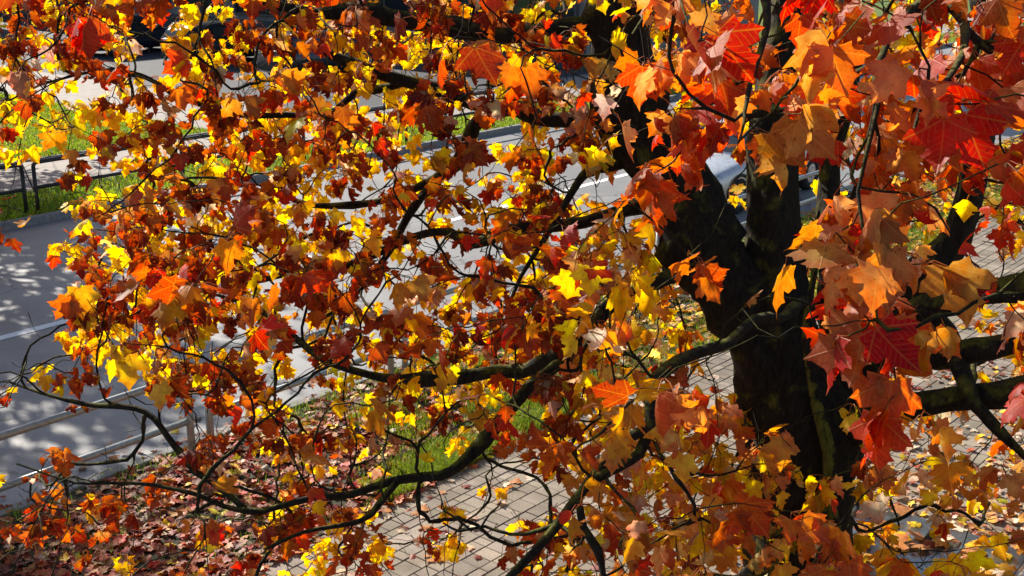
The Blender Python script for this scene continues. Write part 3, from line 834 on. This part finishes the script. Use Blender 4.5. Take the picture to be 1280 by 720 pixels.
# ------------------------------------------------------------------ leaves on every cluster
leafs = {i: [] for i in range(len(LIMBS))}
SUNV = np.array(sdir)
for ai, (pos, mix, k, size) in enumerate(attr):
    if not mix or k <= 0: continue
    node = NP[tips[ai]]; nd_ = ND[tips[ai]]
    main = list(mix)
    tint = pick(mix, k)
    if len(mix) > 1:            # a bunch shares much of its colour
        tint = 0.45 * tint[:1] + 0.55 * tint if rng.random() < 0.6 else tint
    limp = 0.0 if k <= 4 else (1.0 if rng.random() < (0.75 if ('rust' in mix and mix['rust'] > 20) else 0.25) else 0.0)
    for j in range(k):
        out = rng.normal(0, 1, 3); out[2] *= 0.6
        out = out / np.linalg.norm(out) + 0.5 * nd_ + np.array([0, 0, -0.25])
        out /= np.linalg.norm(out)
        pl = rng.uniform(0.035, 0.095)
        base = node + out * pl + np.array([0, 0, -0.012])
        yd = out * (0.55 - 0.2 * limp) + np.array([0, 0, -rng.uniform(0.15, 1.0) - 0.7 * limp]) + rng.normal(0, 0.28, 3)
        nr = np.array([0, 0, 0.45]) + 0.55 * SUNV + rng.normal(0, 0.55 + 0.4 * limp, 3)
        s = size * rng.uniform(0.62, 1.12)
        dry = max(rng.random(), limp * rng.uniform(0.45, 1.0))
        curl = rng.normal(0.45, 0.4) if dry < 0.66 else rng.normal(1.7, 0.7)
        fold = abs(rng.normal(0.24, 0.2)) if dry < 0.62 else rng.uniform(0.6, 1.2)
        leafs[NL[tips[ai]]].append((base, yd, nr, s, tint[j], curl, fold, node))
n_leaves = 0
for li, (nm, pts) in enumerate(LIMBS):
    v = np.vstack(limb_v[li]) - m_inv
    me = np_mesh(nm, v, np.vstack(limb_q[li]), True, quads=True)
    part = link(nm, me, M['moss_bark'] if nm == 'stem' else M['bark'], maple)
    if nm == 'stem': part['label'] = 'thin upright stem covered in yellow green moss'
    L = leafs[li]
    if L:
        n_leaves += len(L)
        far_ = np.mean([np.linalg.norm(l[0] - np.array([0, 0, CAM_H])) for l in L]) > 5.6
        pos = np.array([l[0] for l in L]); yd = np.array([l[1] for l in L]); nr = np.array([l[2] for l in L])
        me = leaf_mesh('foliage', pos - m_inv, frames(yd, nr), np.array([l[3] for l in L]), np.array([l[4] for l in L]),
                       np.array([l[5] for l in L]), np.array([l[6] for l in L]), np.array([l[7] for l in L]) - m_inv,
                       V=SV if far_ else LV, T=ST if far_ else LT)
        link('foliage', me, M['leaf'], part)
print('leaves', n_leaves, 'twig nodes', cnt)

# ------------------------------------------------------------------ street trees out of frame to the left, whose shade falls on the street
def make_street_tree(seed):
    r = np.random.default_rng(seed)
    root = empty('street_tree')
    mb = MB()
    mb.tube([(0, 0, -0.1), (0.03, 0, 1.2), (0.0, 0.05, 2.6), (0.1, 0.0, 4.6), (0.05, 0.05, 7.0), (0, 0, 9.0)], [0.22, 0.17, 0.15, 0.12, 0.07, 0.02], 14)
    mb.build('trunk', M['bark'], root)
    pos = []
    for b in range(16):
        z0 = 2.4 + b * 0.36
        a = b * 2.4 + r.uniform(-.3, .3)
        ln = r.uniform(2.6, 4.2) * (1 - 0.055 * b)
        pts = [np.array([0.05, 0, z0])]
        for k in range(1, 6):
            u = k / 5
            pts.append(np.array([math.cos(a + 0.2 * math.sin(3 * u)) * ln * u, math.sin(a + 0.2 * math.sin(3 * u)) * ln * u, z0 + ln * (0.55 * u - 0.18 * u * u)]))
        bb = MB()
        bb.tube([tuple(p) for p in pts], [0.06, 0.05, 0.04, 0.03, 0.02, 0.008], 8)
        for k in range(2, 6):
            for _ in range(6):
                q = pts[k] + r.normal(0, 0.55, 3)
                bb.tube([tuple(pts[k]), tuple((pts[k] + q) / 2 + np.array([0, 0, 0.08])), tuple(q)], [0.014, 0.01, 0.004], 5)
                for _ in range(14): pos.append(q + r.normal(0, 0.20, 3))
        bb.build('branch', M['bark'], root)
    pos = np.array(pos); n = len(pos)
    yd = r.normal(0, 1, (n, 3)); yd[:, 2] -= 0.5
    me = leaf_mesh('crown', pos, frames(yd, r.normal(0, 0.7, (n, 3)) + np.array([0, 0, 0.8])), r.uniform(0.11, 0.19, n), pick(LEFT_MIX, n), r.normal(0.4, 0.3, n), np.abs(r.normal(0.2, 0.15, n)), V=SV, T=ST)
    link('crown', me, M['leaf'], root)
    return root
st = make_street_tree(5)
spots = [(W(24.5, 9.6), 0.3, 1.0, 'tall yellow and rust street tree just behind the far footway'), (W(28.6, 12.2), 1.9, 0.85, 'smaller yellow and rust tree in the middle of the lawn'),
         (W(20.9, 6.0), 4.0, 1.0, 'yellow and rust street tree standing on the far verge')]
for i, (p, rz, sc_, lab) in enumerate(spots):
    o = st if i == 0 else copy_tree(st)
    o.location = tuple(p); o.rotation_euler = (0, 0, rz); o.scale = (sc_, sc_, sc_)
    tag(o, lab, 'tree', 'street trees')

# ------------------------------------------------------------------ guard rails
def make_rail(length, m, name):
    root = empty(name)
    mb = MB()
    pts = [(0, 0, -0.1), (0, 0, 0.5), (0, 0, 0.82)]
    for k in range(1, 7):
        a = k / 6 * math.pi / 2
        pts.append((0.08 - 0.08 * math.cos(a), 0, 0.82 + 0.08 * math.sin(a)))
    right = [(length - x, y, z) for x, y, z in pts[::-1]]
    mb.tube(pts[2:] + right[:-2], 0.036, 12)
    mb.build('top_bar', m, root)
    for x in (0, length):
        pb = MB()
        pb.tube([(x, 0, -0.1), (x, 0, 0.4), (x, 0, 0.822)], 0.0365, 12)
        pb.build('post', m, root)
    lb = MB()
    lb.tube([(0.02, 0, 0.45), (length / 2, 0, 0.45), (length - 0.02, 0, 0.45)], 0.033, 12)
    lb.build('lower_bar', m, root)
    return root
rail = make_rail(2.42, M['rail'], 'guard_rail')
ts = [8.85 - 2.42 + k * 2.64 for k in (0, 1, 2, 3, 4, 5, 6, 7, -1, -2)]
near_lab = ['grey two-bar guard rail along the near verge crossing the clear road at left centre', 'grey guard rail section right after the double posts in the middle of the street edge']
for i, t in enumerate(ts):
    o = rail if i == 0 else copy_tree(rail)
    o.location = tuple(W(9.30, t, 0)); o.rotation_euler = (0, 0, STREET_ROT)
    if i == 0: lab = near_lab[0]
    elif i == 1: lab = near_lab[1]
    elif i == 8: lab = 'grey guard rail section nearest the left edge, above the leaf litter'
    elif i == 9: lab = 'grey guard rail section beyond the left edge of the leaf litter'
    else: lab = 'grey guard rail section mostly hidden behind the maple, number %d along the verge' % i
    lab = {2: 'grey guard rail section behind the maple, second after the double posts', 3: 'grey guard rail section behind the maple foliage left of the trunk',
           4: 'grey guard rail section behind the maple trunk', 5: 'grey guard rail section just right of the maple trunk, in front of yellow litter',
           6: 'grey guard rail section seen under the red leaves at right', 7: 'grey guard rail section farthest along the near verge'}.get(i, lab)
    tag(o, lab, 'guard rail', 'near guard rail sections')
frail = make_rail(2.86, M['dark_rail'], 'guard_rail')
ft = [10.75 + k * 3.08 for k in (0, 1, 2, 3, 4, -1)]
fl = ['dark guard rail section before the sunlit lawn across the road', 'dark guard rail section across the road behind the left foliage', 'dark guard rail section across the road, third from the left edge',
      'dark guard rail section across the road, fourth from the left edge', 'dark guard rail section across the road, farthest to the right', 'dark guard rail section cut by the left edge, across the road']
for i, t in enumerate(ft):
    o = frail if i == 0 else copy_tree(frail)
    o.location = tuple(W(20.25, t, 0)); o.rotation_euler = (0, 0, STREET_ROT)
    tag(o, fl[i], 'guard rail', 'far guard rail sections')

# ------------------------------------------------------------------ cars
def loft(sections, close_ends=True):
    """sections: list of rings (lists of points)"""
    bm = bmesh.new()
    rings = [[bm.verts.new(p) for p in s] for s in sections]
    n = len(rings[0])
    for a, b in zip(rings, rings[1:]):
        for k in range(n): bm.faces.new((a[k], a[(k + 1) % n], b[(k + 1) % n], b[k])).smooth = True
    if close_ends:
        bm.faces.new(rings[0][::-1]).smooth = True; bm.faces.new(rings[-1]).smooth = True
    bmesh.ops.recalc_face_normals(bm, faces=bm.faces[:])
    return bm
def bm_obj(bm, name, m, parent, bev=0):
    me = bpy.data.meshes.new(name); bm.to_mesh(me); bm.free()
    return link(name, me, m, parent)
def make_car(paint, rails=True, estate=True):
    """front towards -x, length 4.4, origin on the ground under the middle"""
    root = empty('parked_car')
    # lower body: rounded sections along x: (x, half width, bottom, shoulder z)
    st = [(-2.18, .60, .34, .58), (-2.12, .74, .26, .70), (-1.9, .84, .20, .78), (-1.4, .885, .18, .86), (-0.8, .90, .18, .93), (0, .905, .18, .96), (0.9, .905, .18, .98), (1.5, .895, .19, .99), (1.95, .86, .22, .99), (2.14, .78, .30, .97), (2.2, .70, .38, .92)]
    sec = []
    for x, hw, zb, zt in st:
        ring = []
        prof = [(0.55, zb), (0.90, zb + 0.03), (0.985, zb + 0.16), (1.0, zb + (zt - zb) * 0.55), (0.985, zt - 0.10), (0.94, zt - 0.02), (0.80, zt + 0.015), (0.4, zt + 0.03)]
        for f, z in prof: ring.append((x, hw * f, z))
        for f, z in prof[::-1]: ring.append((x, -hw * f, z))
        sec.append(ring)
    body = bm_obj(loft(sec), 'body', paint, root)
    # cabin with roof
    end = 2.08 if estate else 1.7
    cab = [(-0.95, .72, .93, .95), (-0.35, .70, .95, 1.36), (0.0, .67, .96, 1.455), (0.6, .655, .97, 1.48), (1.2, .645, .98, 1.475), (end - .28, .63, .98, 1.43), (end - .02, .64, .98, 1.22 if estate else 1.1), (end + .06, .66, .97, 1.0)]
    sec = []
    for x, hw, zb, zt in cab:
        ring = []
        bw = min(0.86, hw + 0.17 * 1.0)
        h = zt - zb
        prof = [(bw, zb - 0.02), (bw - 0.01, zb + h * 0.08), (hw + (bw - hw) * 0.30, zb + h * 0.70), (hw, zb + h * 0.88), (hw - 0.05, zt - h * 0.025), (hw * 0.7, zt + 0.01), (hw * 0.35, zt + 0.018)]
        for y, z in prof: ring.append((x, y, z))
        for y, z in prof[::-1]: ring.append((x, -y, z))
        sec.append(ring)
    bm_obj(loft(sec), 'roof', paint, root)
    # glass: panels just proud of the cabin
    def panel(pts, name):
        bm = bmesh.new()
        vs = [bm.verts.new(p) for p in pts]
        f = bm.faces.new(vs)
        r = bmesh.ops.extrude_face_region(bm, geom=[f])
        nrm = f.normal.copy() if f.normal.length else Vector((0, 0, 1))
        f.normal_update(); nrm = f.normal.copy()
        bmesh.ops.translate(bm, vec=nrm * 0.012, verts=[v for v in r['geom'] if isinstance(v, bmesh.types.BMVert)])
        bmesh.ops.recalc_face_normals(bm, faces=bm.faces[:])
        return bm_obj(bm, name, M['glass'], root)
    panel([(-0.93, .66, 1.0), (-0.38, .60, 1.365), (-0.38, -.60, 1.365), (-0.93, -.66, 1.0)], 'windscreen')
    panel([(end + 0.075, -.58, 1.03), (end + 0.01, -.55, 1.27), (end + 0.01, .55, 1.27), (end + 0.075, .58, 1.03)], 'rear_window')
    for s in (1, -1):
        y0, y1 = .855 * s, .70 * s
        segs = [(-0.62, -0.22, 0.28, 0.28), (0.34, 0.34, 1.08, 1.10), (1.16, 1.18, end - .12, end - .30)]
        for a0, a1, b1, b0 in segs:
            panel([(a0, y0, 1.01), (b1, y0, 1.02), (b0, y1 + .012 * s, 1.34), (a1, y1 + .012 * s, 1.33)][::s], 'side_window')
        for x in (-1.38, 1.34):
            wb = MB()
            prof = [(0.19, 0.10), (0.30, 0.105), (0.325, 0.07), (0.325, -0.07), (0.30, -0.105), (0.19, -0.10)]
            n = 28
            rings = []
            for k in range(n):
                a = 2 * math.pi * k / n
                rings.append([wb.bm.verts.new((x + r * math.cos(a), .80 * s + w_, .325 + r * math.sin(a))) for r, w_ in prof])
            for k in range(n):
                a, b = rings[k], rings[(k + 1) % n]
                for q in range(len(prof)):
                    q2 = (q + 1) % len(prof)
                    wb.bm.faces.new((a[q], b[q], b[q2], a[q2])).smooth = True
            wh = wb.build('wheel', M['rubber'], root)
            rb = MB()
            rb.tube([(x, .80 * s - .06 * s, .325), (x, .80 * s + .085 * s, .325)], 0.19, 24)
            for k in range(5):
                a = k * 2 * math.pi / 5
                rb.box((x + .10 * math.cos(a), .892 * s, .325 + .10 * math.sin(a)), (.03, .02, .03), 0)
            rb.build('rim', M['alloy'], wh)
            ab = MB()
            arc = [(x + .375 * math.cos(a), .885 * s, .325 + .375 * math.sin(a)) for a in [math.pi * k / 14 for k in range(15)]]
            ab.tube(arc, 0.03, 8)
            ab.build('wheel_arch', M['trim'], root)
        hb = MB(); hb.box((-2.07, .60 * s, .66), (.14, .26, .13), -.35 * s, .03); hb.build('headlight', M['lamp'], root)
        tb = MB(); tb.box((2.145, .68 * s, .86), (.10, .20, .20), .2 * s, .03); tb.build('tail_light', M['tail'], root)
        mi = MB(); mi.box((-0.55, .97 * s, 1.03), (.12, .20, .13), .15 * s, .035); mi.build('wing_mirror', paint, root)
        if rails:
            rl = MB()
            rl.tube([(-0.15, .615 * s, 1.44), (-0.05, .615 * s, 1.50), (0.5, .60 * s, 1.525), (1.2, .59 * s, 1.525), (end - .38, .585 * s, 1.49), (end - .28, .585 * s, 1.43)], 0.020, 10)
            rl.build('roof_rail', M['alloy'], root)
    bp = MB(); bp.box((-2.15, 0, .40), (.12, 1.35, .22), 0, .04); bp.build('front_bumper', M['trim'], root)
    bp = MB(); bp.box((2.17, 0, .45), (.12, 1.45, .22), 0, .04); bp.build('rear_bumper', M['trim'], root)
    gr = MB(); gr.box((-2.17, 0, .60), (.06, .70, .10), 0, .015); gr.build('grille', M['trim'], root)
    fin = MB()
    fin.poly([(end - .62, 0.02, 1.485), (end - .44, 0.02, 1.475), (end - .46, 0.006, 1.55)])
    fin.poly([(end - .62, -0.02, 1.485), (end - .46, -0.006, 1.55), (end - .44, -0.02, 1.475)])
    fin.poly([(end - .62, 0.02, 1.485), (end - .46, 0.006, 1.55), (end - .46, -0.006, 1.55), (end - .62, -0.02, 1.485)])
    fin.poly([(end - .44, 0.02, 1.475), (end - .44, -0.02, 1.475), (end - .46, -0.006, 1.55), (end - .46, 0.006, 1.55)])
    fin.build('antenna', M['trim'], root)
    return root
blue = make_car(M['blue_paint'])
blue.location = tuple(W(2.35, 7.05 - 1.98, 0)); blue.rotation_euler = (0, 0, STREET_ROT)
tag(blue, 'dark blue grey estate car parked behind the maple trunk, its roof strewn with yellow leaves', 'car')
def recolour(src, paint, name='parked_car'):
    o = copy_tree(src)
    for ch in o.children:
        nmz = ch.name.split('.')[0]
        if nmz in ('body', 'roof', 'wing_mirror'):
            ch.material_slots[0].link = 'OBJECT'
            ch.material_slots[0].material = paint
    return o
silver = recolour(blue, M['silver_paint'])
silver.location = tuple(W(11.6, 20.2, -0.02)); silver.rotation_euler = (0, 0, STREET_ROT)
tag(silver, 'silver estate car on the sunlit road behind the maple trunk', 'car')
for paint, s, t, rz, lab in ((M['navy_paint'], 43.2, 27.6, 0.02, 'navy blue car parked in shade at the top left corner'),
                             (M['black_paint'], 37.5, 27.8, 0.03, 'black car parked in shade beyond the pale path'),
                             (M['navy_paint'], 31.8, 27.5, 0.0, 'navy blue car parked in shade behind the top centre foliage')):
    o = recolour(blue, paint)
    o.location = tuple(W(s, t, 0)); o.rotation_euler = (0, 0, STREET_ROT + math.pi + rz)
    tag(o, lab, 'car', 'cars parked beyond the path')

# ------------------------------------------------------------------ buildings beyond the parking area
def building(loc, rz, length, depth, height, label):
    """local x along the facade, facade at y = 0 looking towards -y"""
    bl = empty('office_building', loc, rz)
    tag(bl, label, 'building')
    wb = MB(); wb.box((length / 2, depth / 2 + 0.2, height / 2), (length, depth, height)); wb.build('wall', M['facade'], bl)
    pb = MB(); pb.box((length / 2, 0.13, 0.35), (length + 0.1, 0.3, 0.9)); pb.build('plinth', M['plinth'], bl)
    rb = MB(); rb.box((length / 2, depth / 2 + 0.2, height + 0.15), (length + 0.8, depth + 0.8, 0.3)); rb.build('roof', M['plinth'], bl)
    def window(x, z, w_, h_):
        fb = MB()
        for dx in (-w_ / 2, w_ / 2): fb.box((x + dx, 0.14, z), (0.09, 0.16, h_ + 0.09))
        for dz in (-h_ / 2, h_ / 2): fb.box((x, 0.14, z + dz), (w_ - 0.09, 0.15, 0.09))
        fb.box((x, 0.15, z), (0.06, 0.12, h_ - 0.09))
        f = fb.build('window', M['frame'], bl)
        gb = MB(); gb.box((x, 0.18, z), (w_ - 0.08, 0.05, h_ - 0.08)); gb.build('pane', M['glass'], f)
    for k in range(int(length // 4)):
        for z in np.arange(1.9, height - 1.2, 3.4): window(2.2 + k * 4.0, float(z), 3.0, 1.7)
    return bl
building(tuple(W(74, 34.2, 0)), STREET_ROT - math.pi / 2, 48, 12, 11, 'grey office building with dark plinth behind the row of parked cars')
building(tuple(W(78, 14.0, 0)), STREET_ROT, 20, 12, 17, 'taller grey office building closing the parking area at the top left')

# ------------------------------------------------------------------ grass
def blades(name, n, smp, h, wdt, cols, kind_label):
    st_ = smp(n)
    pos = st_[:, :1] * N[None] + st_[:, 1:2] * U[None]
    n = len(pos)
    a = rng.uniform(0, 6.28, n)
    hh = h * rng.uniform(0.5, 1.25, n) * st_[:, 2]
    dx = np.c_[np.cos(a), np.sin(a)] * wdt * rng.uniform(0.6, 1.2, (n, 1))
    lean = rng.normal(0, 0.45, (n, 2)) * hh[:, None]
    z0 = np.full(n, -0.005)
    v = np.stack([np.c_[pos - dx, z0], np.c_[pos + dx, z0], np.c_[pos + lean * 0.35 + dx * 0.7, hh * 0.6], np.c_[pos + lean * 0.35 - dx * 0.7, hh * 0.6], np.c_[pos + lean, hh]], axis=1).reshape(-1, 3)
    b = (np.arange(n) * 5)[:, None, None]
    t = (np.array([(0, 1, 2), (0, 2, 3), (3, 2, 4)])[None] + b).reshape(-1, 3)
    c = np.array(cols)[rng.integers(len(cols), size=n)] * rng.uniform(0.7, 1.3, (n, 1))
    me = np_mesh(name, v, t, False, np.repeat(c, 5, axis=0))
    return tag(link(name, me, M['grass']), kind_label, 'grass', kind='stuff')
GC = [(0.18, 0.30, 0.012), (0.24, 0.36, 0.015), (0.12, 0.22, 0.012), (0.30, 0.36, 0.03), (0.09, 0.16, 0.012)]
def smp_near(n):
    s = rng.uniform(7.28, 9.66, n); t = rng.uniform(1.5, 26, n) ** 1.0
    # patchy: noise from a few sines; thicker along both edges
    f = 0.5 + 0.25 * np.sin(t * 1.7 + s * 2.1) + 0.25 * np.sin(t * 3.3 - s * 4.0 + 1.3) + 0.15 * np.sin(t * 7 + s * 6)
    edge = np.maximum(0, 1 - np.abs(s - 7.4) / 0.55) * (t > 7.0) * 1.3 + np.maximum(0, 1 - np.abs(s - 9.6) / 0.3) * 0.5
    far = np.clip((t - 7.0) / 4.0, 0, 0.35)
    k = rng.random(n) < np.clip((f - 0.45) * 0.9 + edge + far, 0.02, 1)
    bound = (s < 7.34)
    return np.c_[s, t, np.where(edge > 0.2, 1.25, 0.9)][k]
blades('verge_grass', 60000, smp_near, 0.085, 0.0035, GC, 'patchy green grass growing through the leaf litter on the near verge')
def smp_clump(n):
    s = 7.26 + np.abs(rng.normal(0, 0.28, n)); t = rng.uniform(6.9, 10.6, n)
    k = rng.random(n) < np.clip(0.55 + 0.45 * np.sin(t * 4.1 + 0.6) + 0.3 * np.sin(t * 9 + s * 7), 0.08, 1)
    s2 = rng.uniform(7.9, 9.5, n // 2); t2 = rng.uniform(7.6, 11.5, n // 2)
    k2 = (np.sin(s2 * 3.1 + t2 * 2.3) + np.sin(t2 * 4.7 - s2 * 2.2 + 1.0)) > 0.45
    return np.vstack([np.c_[s, t, np.full(n, 1.35)][k], np.c_[s2, t2, np.full(n // 2, 1.1)][k2]])
blades('path_edge_grass', 40000, smp_clump, 0.07, 0.004, [(0.24, 0.32, 0.010), (0.32, 0.40, 0.014), (0.16, 0.24, 0.010), (0.38, 0.40, 0.03), (0.10, 0.16, 0.010)], 'bright green grass tufts along the edge of the brick path')
def smp_far(n):
    s = np.where(rng.random(n) < 0.35, rng.uniform(19.64, 22.0, n), rng.uniform(24.95, 36.0, n)); t = rng.uniform(6, 34, n)
    far = rng.random(n) < 0.2
    t = np.where(s > 24, np.where(far, rng.uniform(34, 62, n), rng.uniform(8, 18.1, n)), np.where(far, rng.uniform(34, 62, n), t))
    return np.c_[s, t, np.ones(n)]
blades('lawn_grass', 115000, smp_far, 0.09, 0.012, [(0.28, 0.44, 0.008), (0.36, 0.50, 0.010), (0.20, 0.34, 0.008), (0.44, 0.50, 0.02), (0.10, 0.17, 0.008), (0.36, 0.30, 0.07)], 'bright green short grass of the lawn and verge across the road')

# ------------------------------------------------------------------ fallen leaves
LITTER = {'pale': 9, 'tan': 14, 'rust': 36, 'maroon': 30, 'red': 10, 'yellow': 4, 'orange': 8}
LITTER_R = {'pale': 40, 'tan': 26, 'gold': 12, 'yellow': 10, 'rust': 16, 'maroon': 4}
LOWV = np.array([(0, 0), (0.35, -0.09), (0.42, 0.12), (0.66, 0.36), (0.30, 0.44), (0.34, 0.68), (0, 1.0), (-0.34, 0.68), (-0.30, 0.44), (-0.66, 0.36), (-0.42, 0.12), (-0.35, -0.09), (0, 0.35)], float)
LOWT = np.array([(i, (i + 1) % 12, 12) for i in range(12)])
def litter(name, st_, mix, size, label, lift=0.03, low=False):
    n = len(st_)
    pos = np.c_[st_[:, :1] * N[None] + st_[:, 1:2] * U[None], rng.uniform(0.008, lift, n)]
    a = rng.uniform(0, 6.28, n)
    yd = np.c_[np.cos(a), np.sin(a), rng.normal(0.05, 0.16, n)]
    nr = np.c_[rng.normal(0, 0.28, n), rng.normal(0, 0.28, n), np.ones(n)]
    nr[rng.random(n) < 0.35, 2] = -1
    me = leaf_mesh(name, pos, frames(yd, nr), rng.uniform(0.6, 1.15, n) * size, pick(mix, n), rng.normal(0.2, 0.5, n), np.abs(rng.normal(0.1, 0.2, n)), V=LOWV if low else SV, T=LOWT if low else ST, ruf=0.05)
    return tag(link(name, me, M['dry_leaf']), label, 'fallen leaves', kind='stuff')
n = 7500
st_ = np.c_[rng.uniform(7.2, 9.75, n), rng.uniform(1.2, 11.5, n)]
dens = np.clip(1.0 - 0.11 * np.maximum(0, st_[:, 1] - 5.5), 0.25, 1) * np.where((st_[:, 0] > 9.5), 0.4, 1)
st_ = st_[rng.random(n) < dens]
litter('verge_leaf_litter', st_, LITTER, 0.105, 'deep brown, red and pale fallen leaves covering the near verge')
n = 7000
st_ = np.c_[rng.uniform(7.2, 9.75, n), rng.uniform(11.5, 32, n)]
litter('leaf_litter', st_, {'yellow': 30, 'gold': 25, 'tan': 25, 'pale': 15}, 0.115, 'yellow fallen leaves along the verge behind the maple')
n = 44000
st_ = np.c_[rng.uniform(-3.5, 7.2, n), rng.uniform(4.5, 22, n)]
# thick under the right-hand side of the maple, thin on the open path
d = np.clip((5.6 - st_[:, 0]) / 2.6, 0.0, 1.0) * np.clip(0.75 + 0.5 * np.sin(st_[:, 0] * 1.9 + st_[:, 1] * 0.8) + 0.3 * np.sin(st_[:, 0] * 4.3 - st_[:, 1] * 2.7), 0.12, 1) * np.clip((st_[:, 1] - 4.0) / 3.0, 0, 1)
st_ = st_[rng.random(n) < d]
litter('yard_leaf_litter', st_, LITTER_R, 0.088, 'pale and yellow fallen leaves thick on the paved yard beside the car', 0.025, True)
n = 500
st_ = np.c_[rng.uniform(9.8, 10.4, n), rng.uniform(2, 30, n)]
st_ = st_[rng.random(n) < 0.35]
litter('gutter_leaf_litter', st_, LITTER, 0.09, 'scattered brown leaves in the near gutter of the road', 0.012)
# single fallen leaves on the open path and on the car roof
protos = []
for k in range(10):
    me = leaf_mesh('fallen_leaf', np.zeros((1, 3)), frames(np.array([[1.0, 0, 0.05]]), np.array([[0.1 * math.sin(k), 0.1 * math.cos(k), 1.0]])), np.array([1.0]),
                   pick([{'pale': 1}, {'tan': 1}, {'rust': 1}, {'pale': 1}, {'tan': 1}, {'pale': 1}, {'maroon': 1}, {'gold': 1}, {'pale': 1}, {'yellow': 1}][k], 1), rng.normal(0.2, 0.5, 1), np.abs(rng.normal(0.1, 0.2, 1)), V=SV, T=ST, ruf=0.05)
    me.materials.append(M['dry_leaf'])
    protos.append(me)
def fallen(loc, size, k, label, group, tilt=(0, 0)):
    o = bpy.data.objects.new('fallen_leaf', protos[k])
    C.objects.link(o)
    o.location = loc
    o.rotation_euler = (tilt[0], tilt[1], random.uniform(0, 6.28))
    o.scale = (size, size, size)
    tag(o, label, 'fallen leaf', group)
for _ in range(130):
    s_, t_ = 7.25 - abs(random.gauss(0, 1.1)), random.uniform(5.6, 12.0)
    if random.random() < 0.35: t_ = random.uniform(5.6, 7.2)
    fallen(tuple(W(s_, t_, 0.012)), random.uniform(0.06, 0.12), random.choice((0, 1, 2, 3, 4, 5, 6, 8, 8)), 'dry fallen maple leaf lying on the open brick path', 'fallen leaves on the path')
for _ in range(95):
    lx, ly = random.uniform(0.35, 1.8), random.uniform(-0.52, 0.52)
    z = 1.497 if lx < 1.4 else 1.495 - (lx - 1.4) * 0.13
    p = W(2.35 + ly, 5.07 + lx, z + 0.012)
    fallen(tuple(p), random.uniform(0.10, 0.16), random.choice((7, 9, 9, 7, 4, 1, 0, 2)), 'fallen maple leaf lying on the dark blue car roof', 'fallen leaves on the car roof', (random.gauss(0, .15), random.gauss(0, .15)))
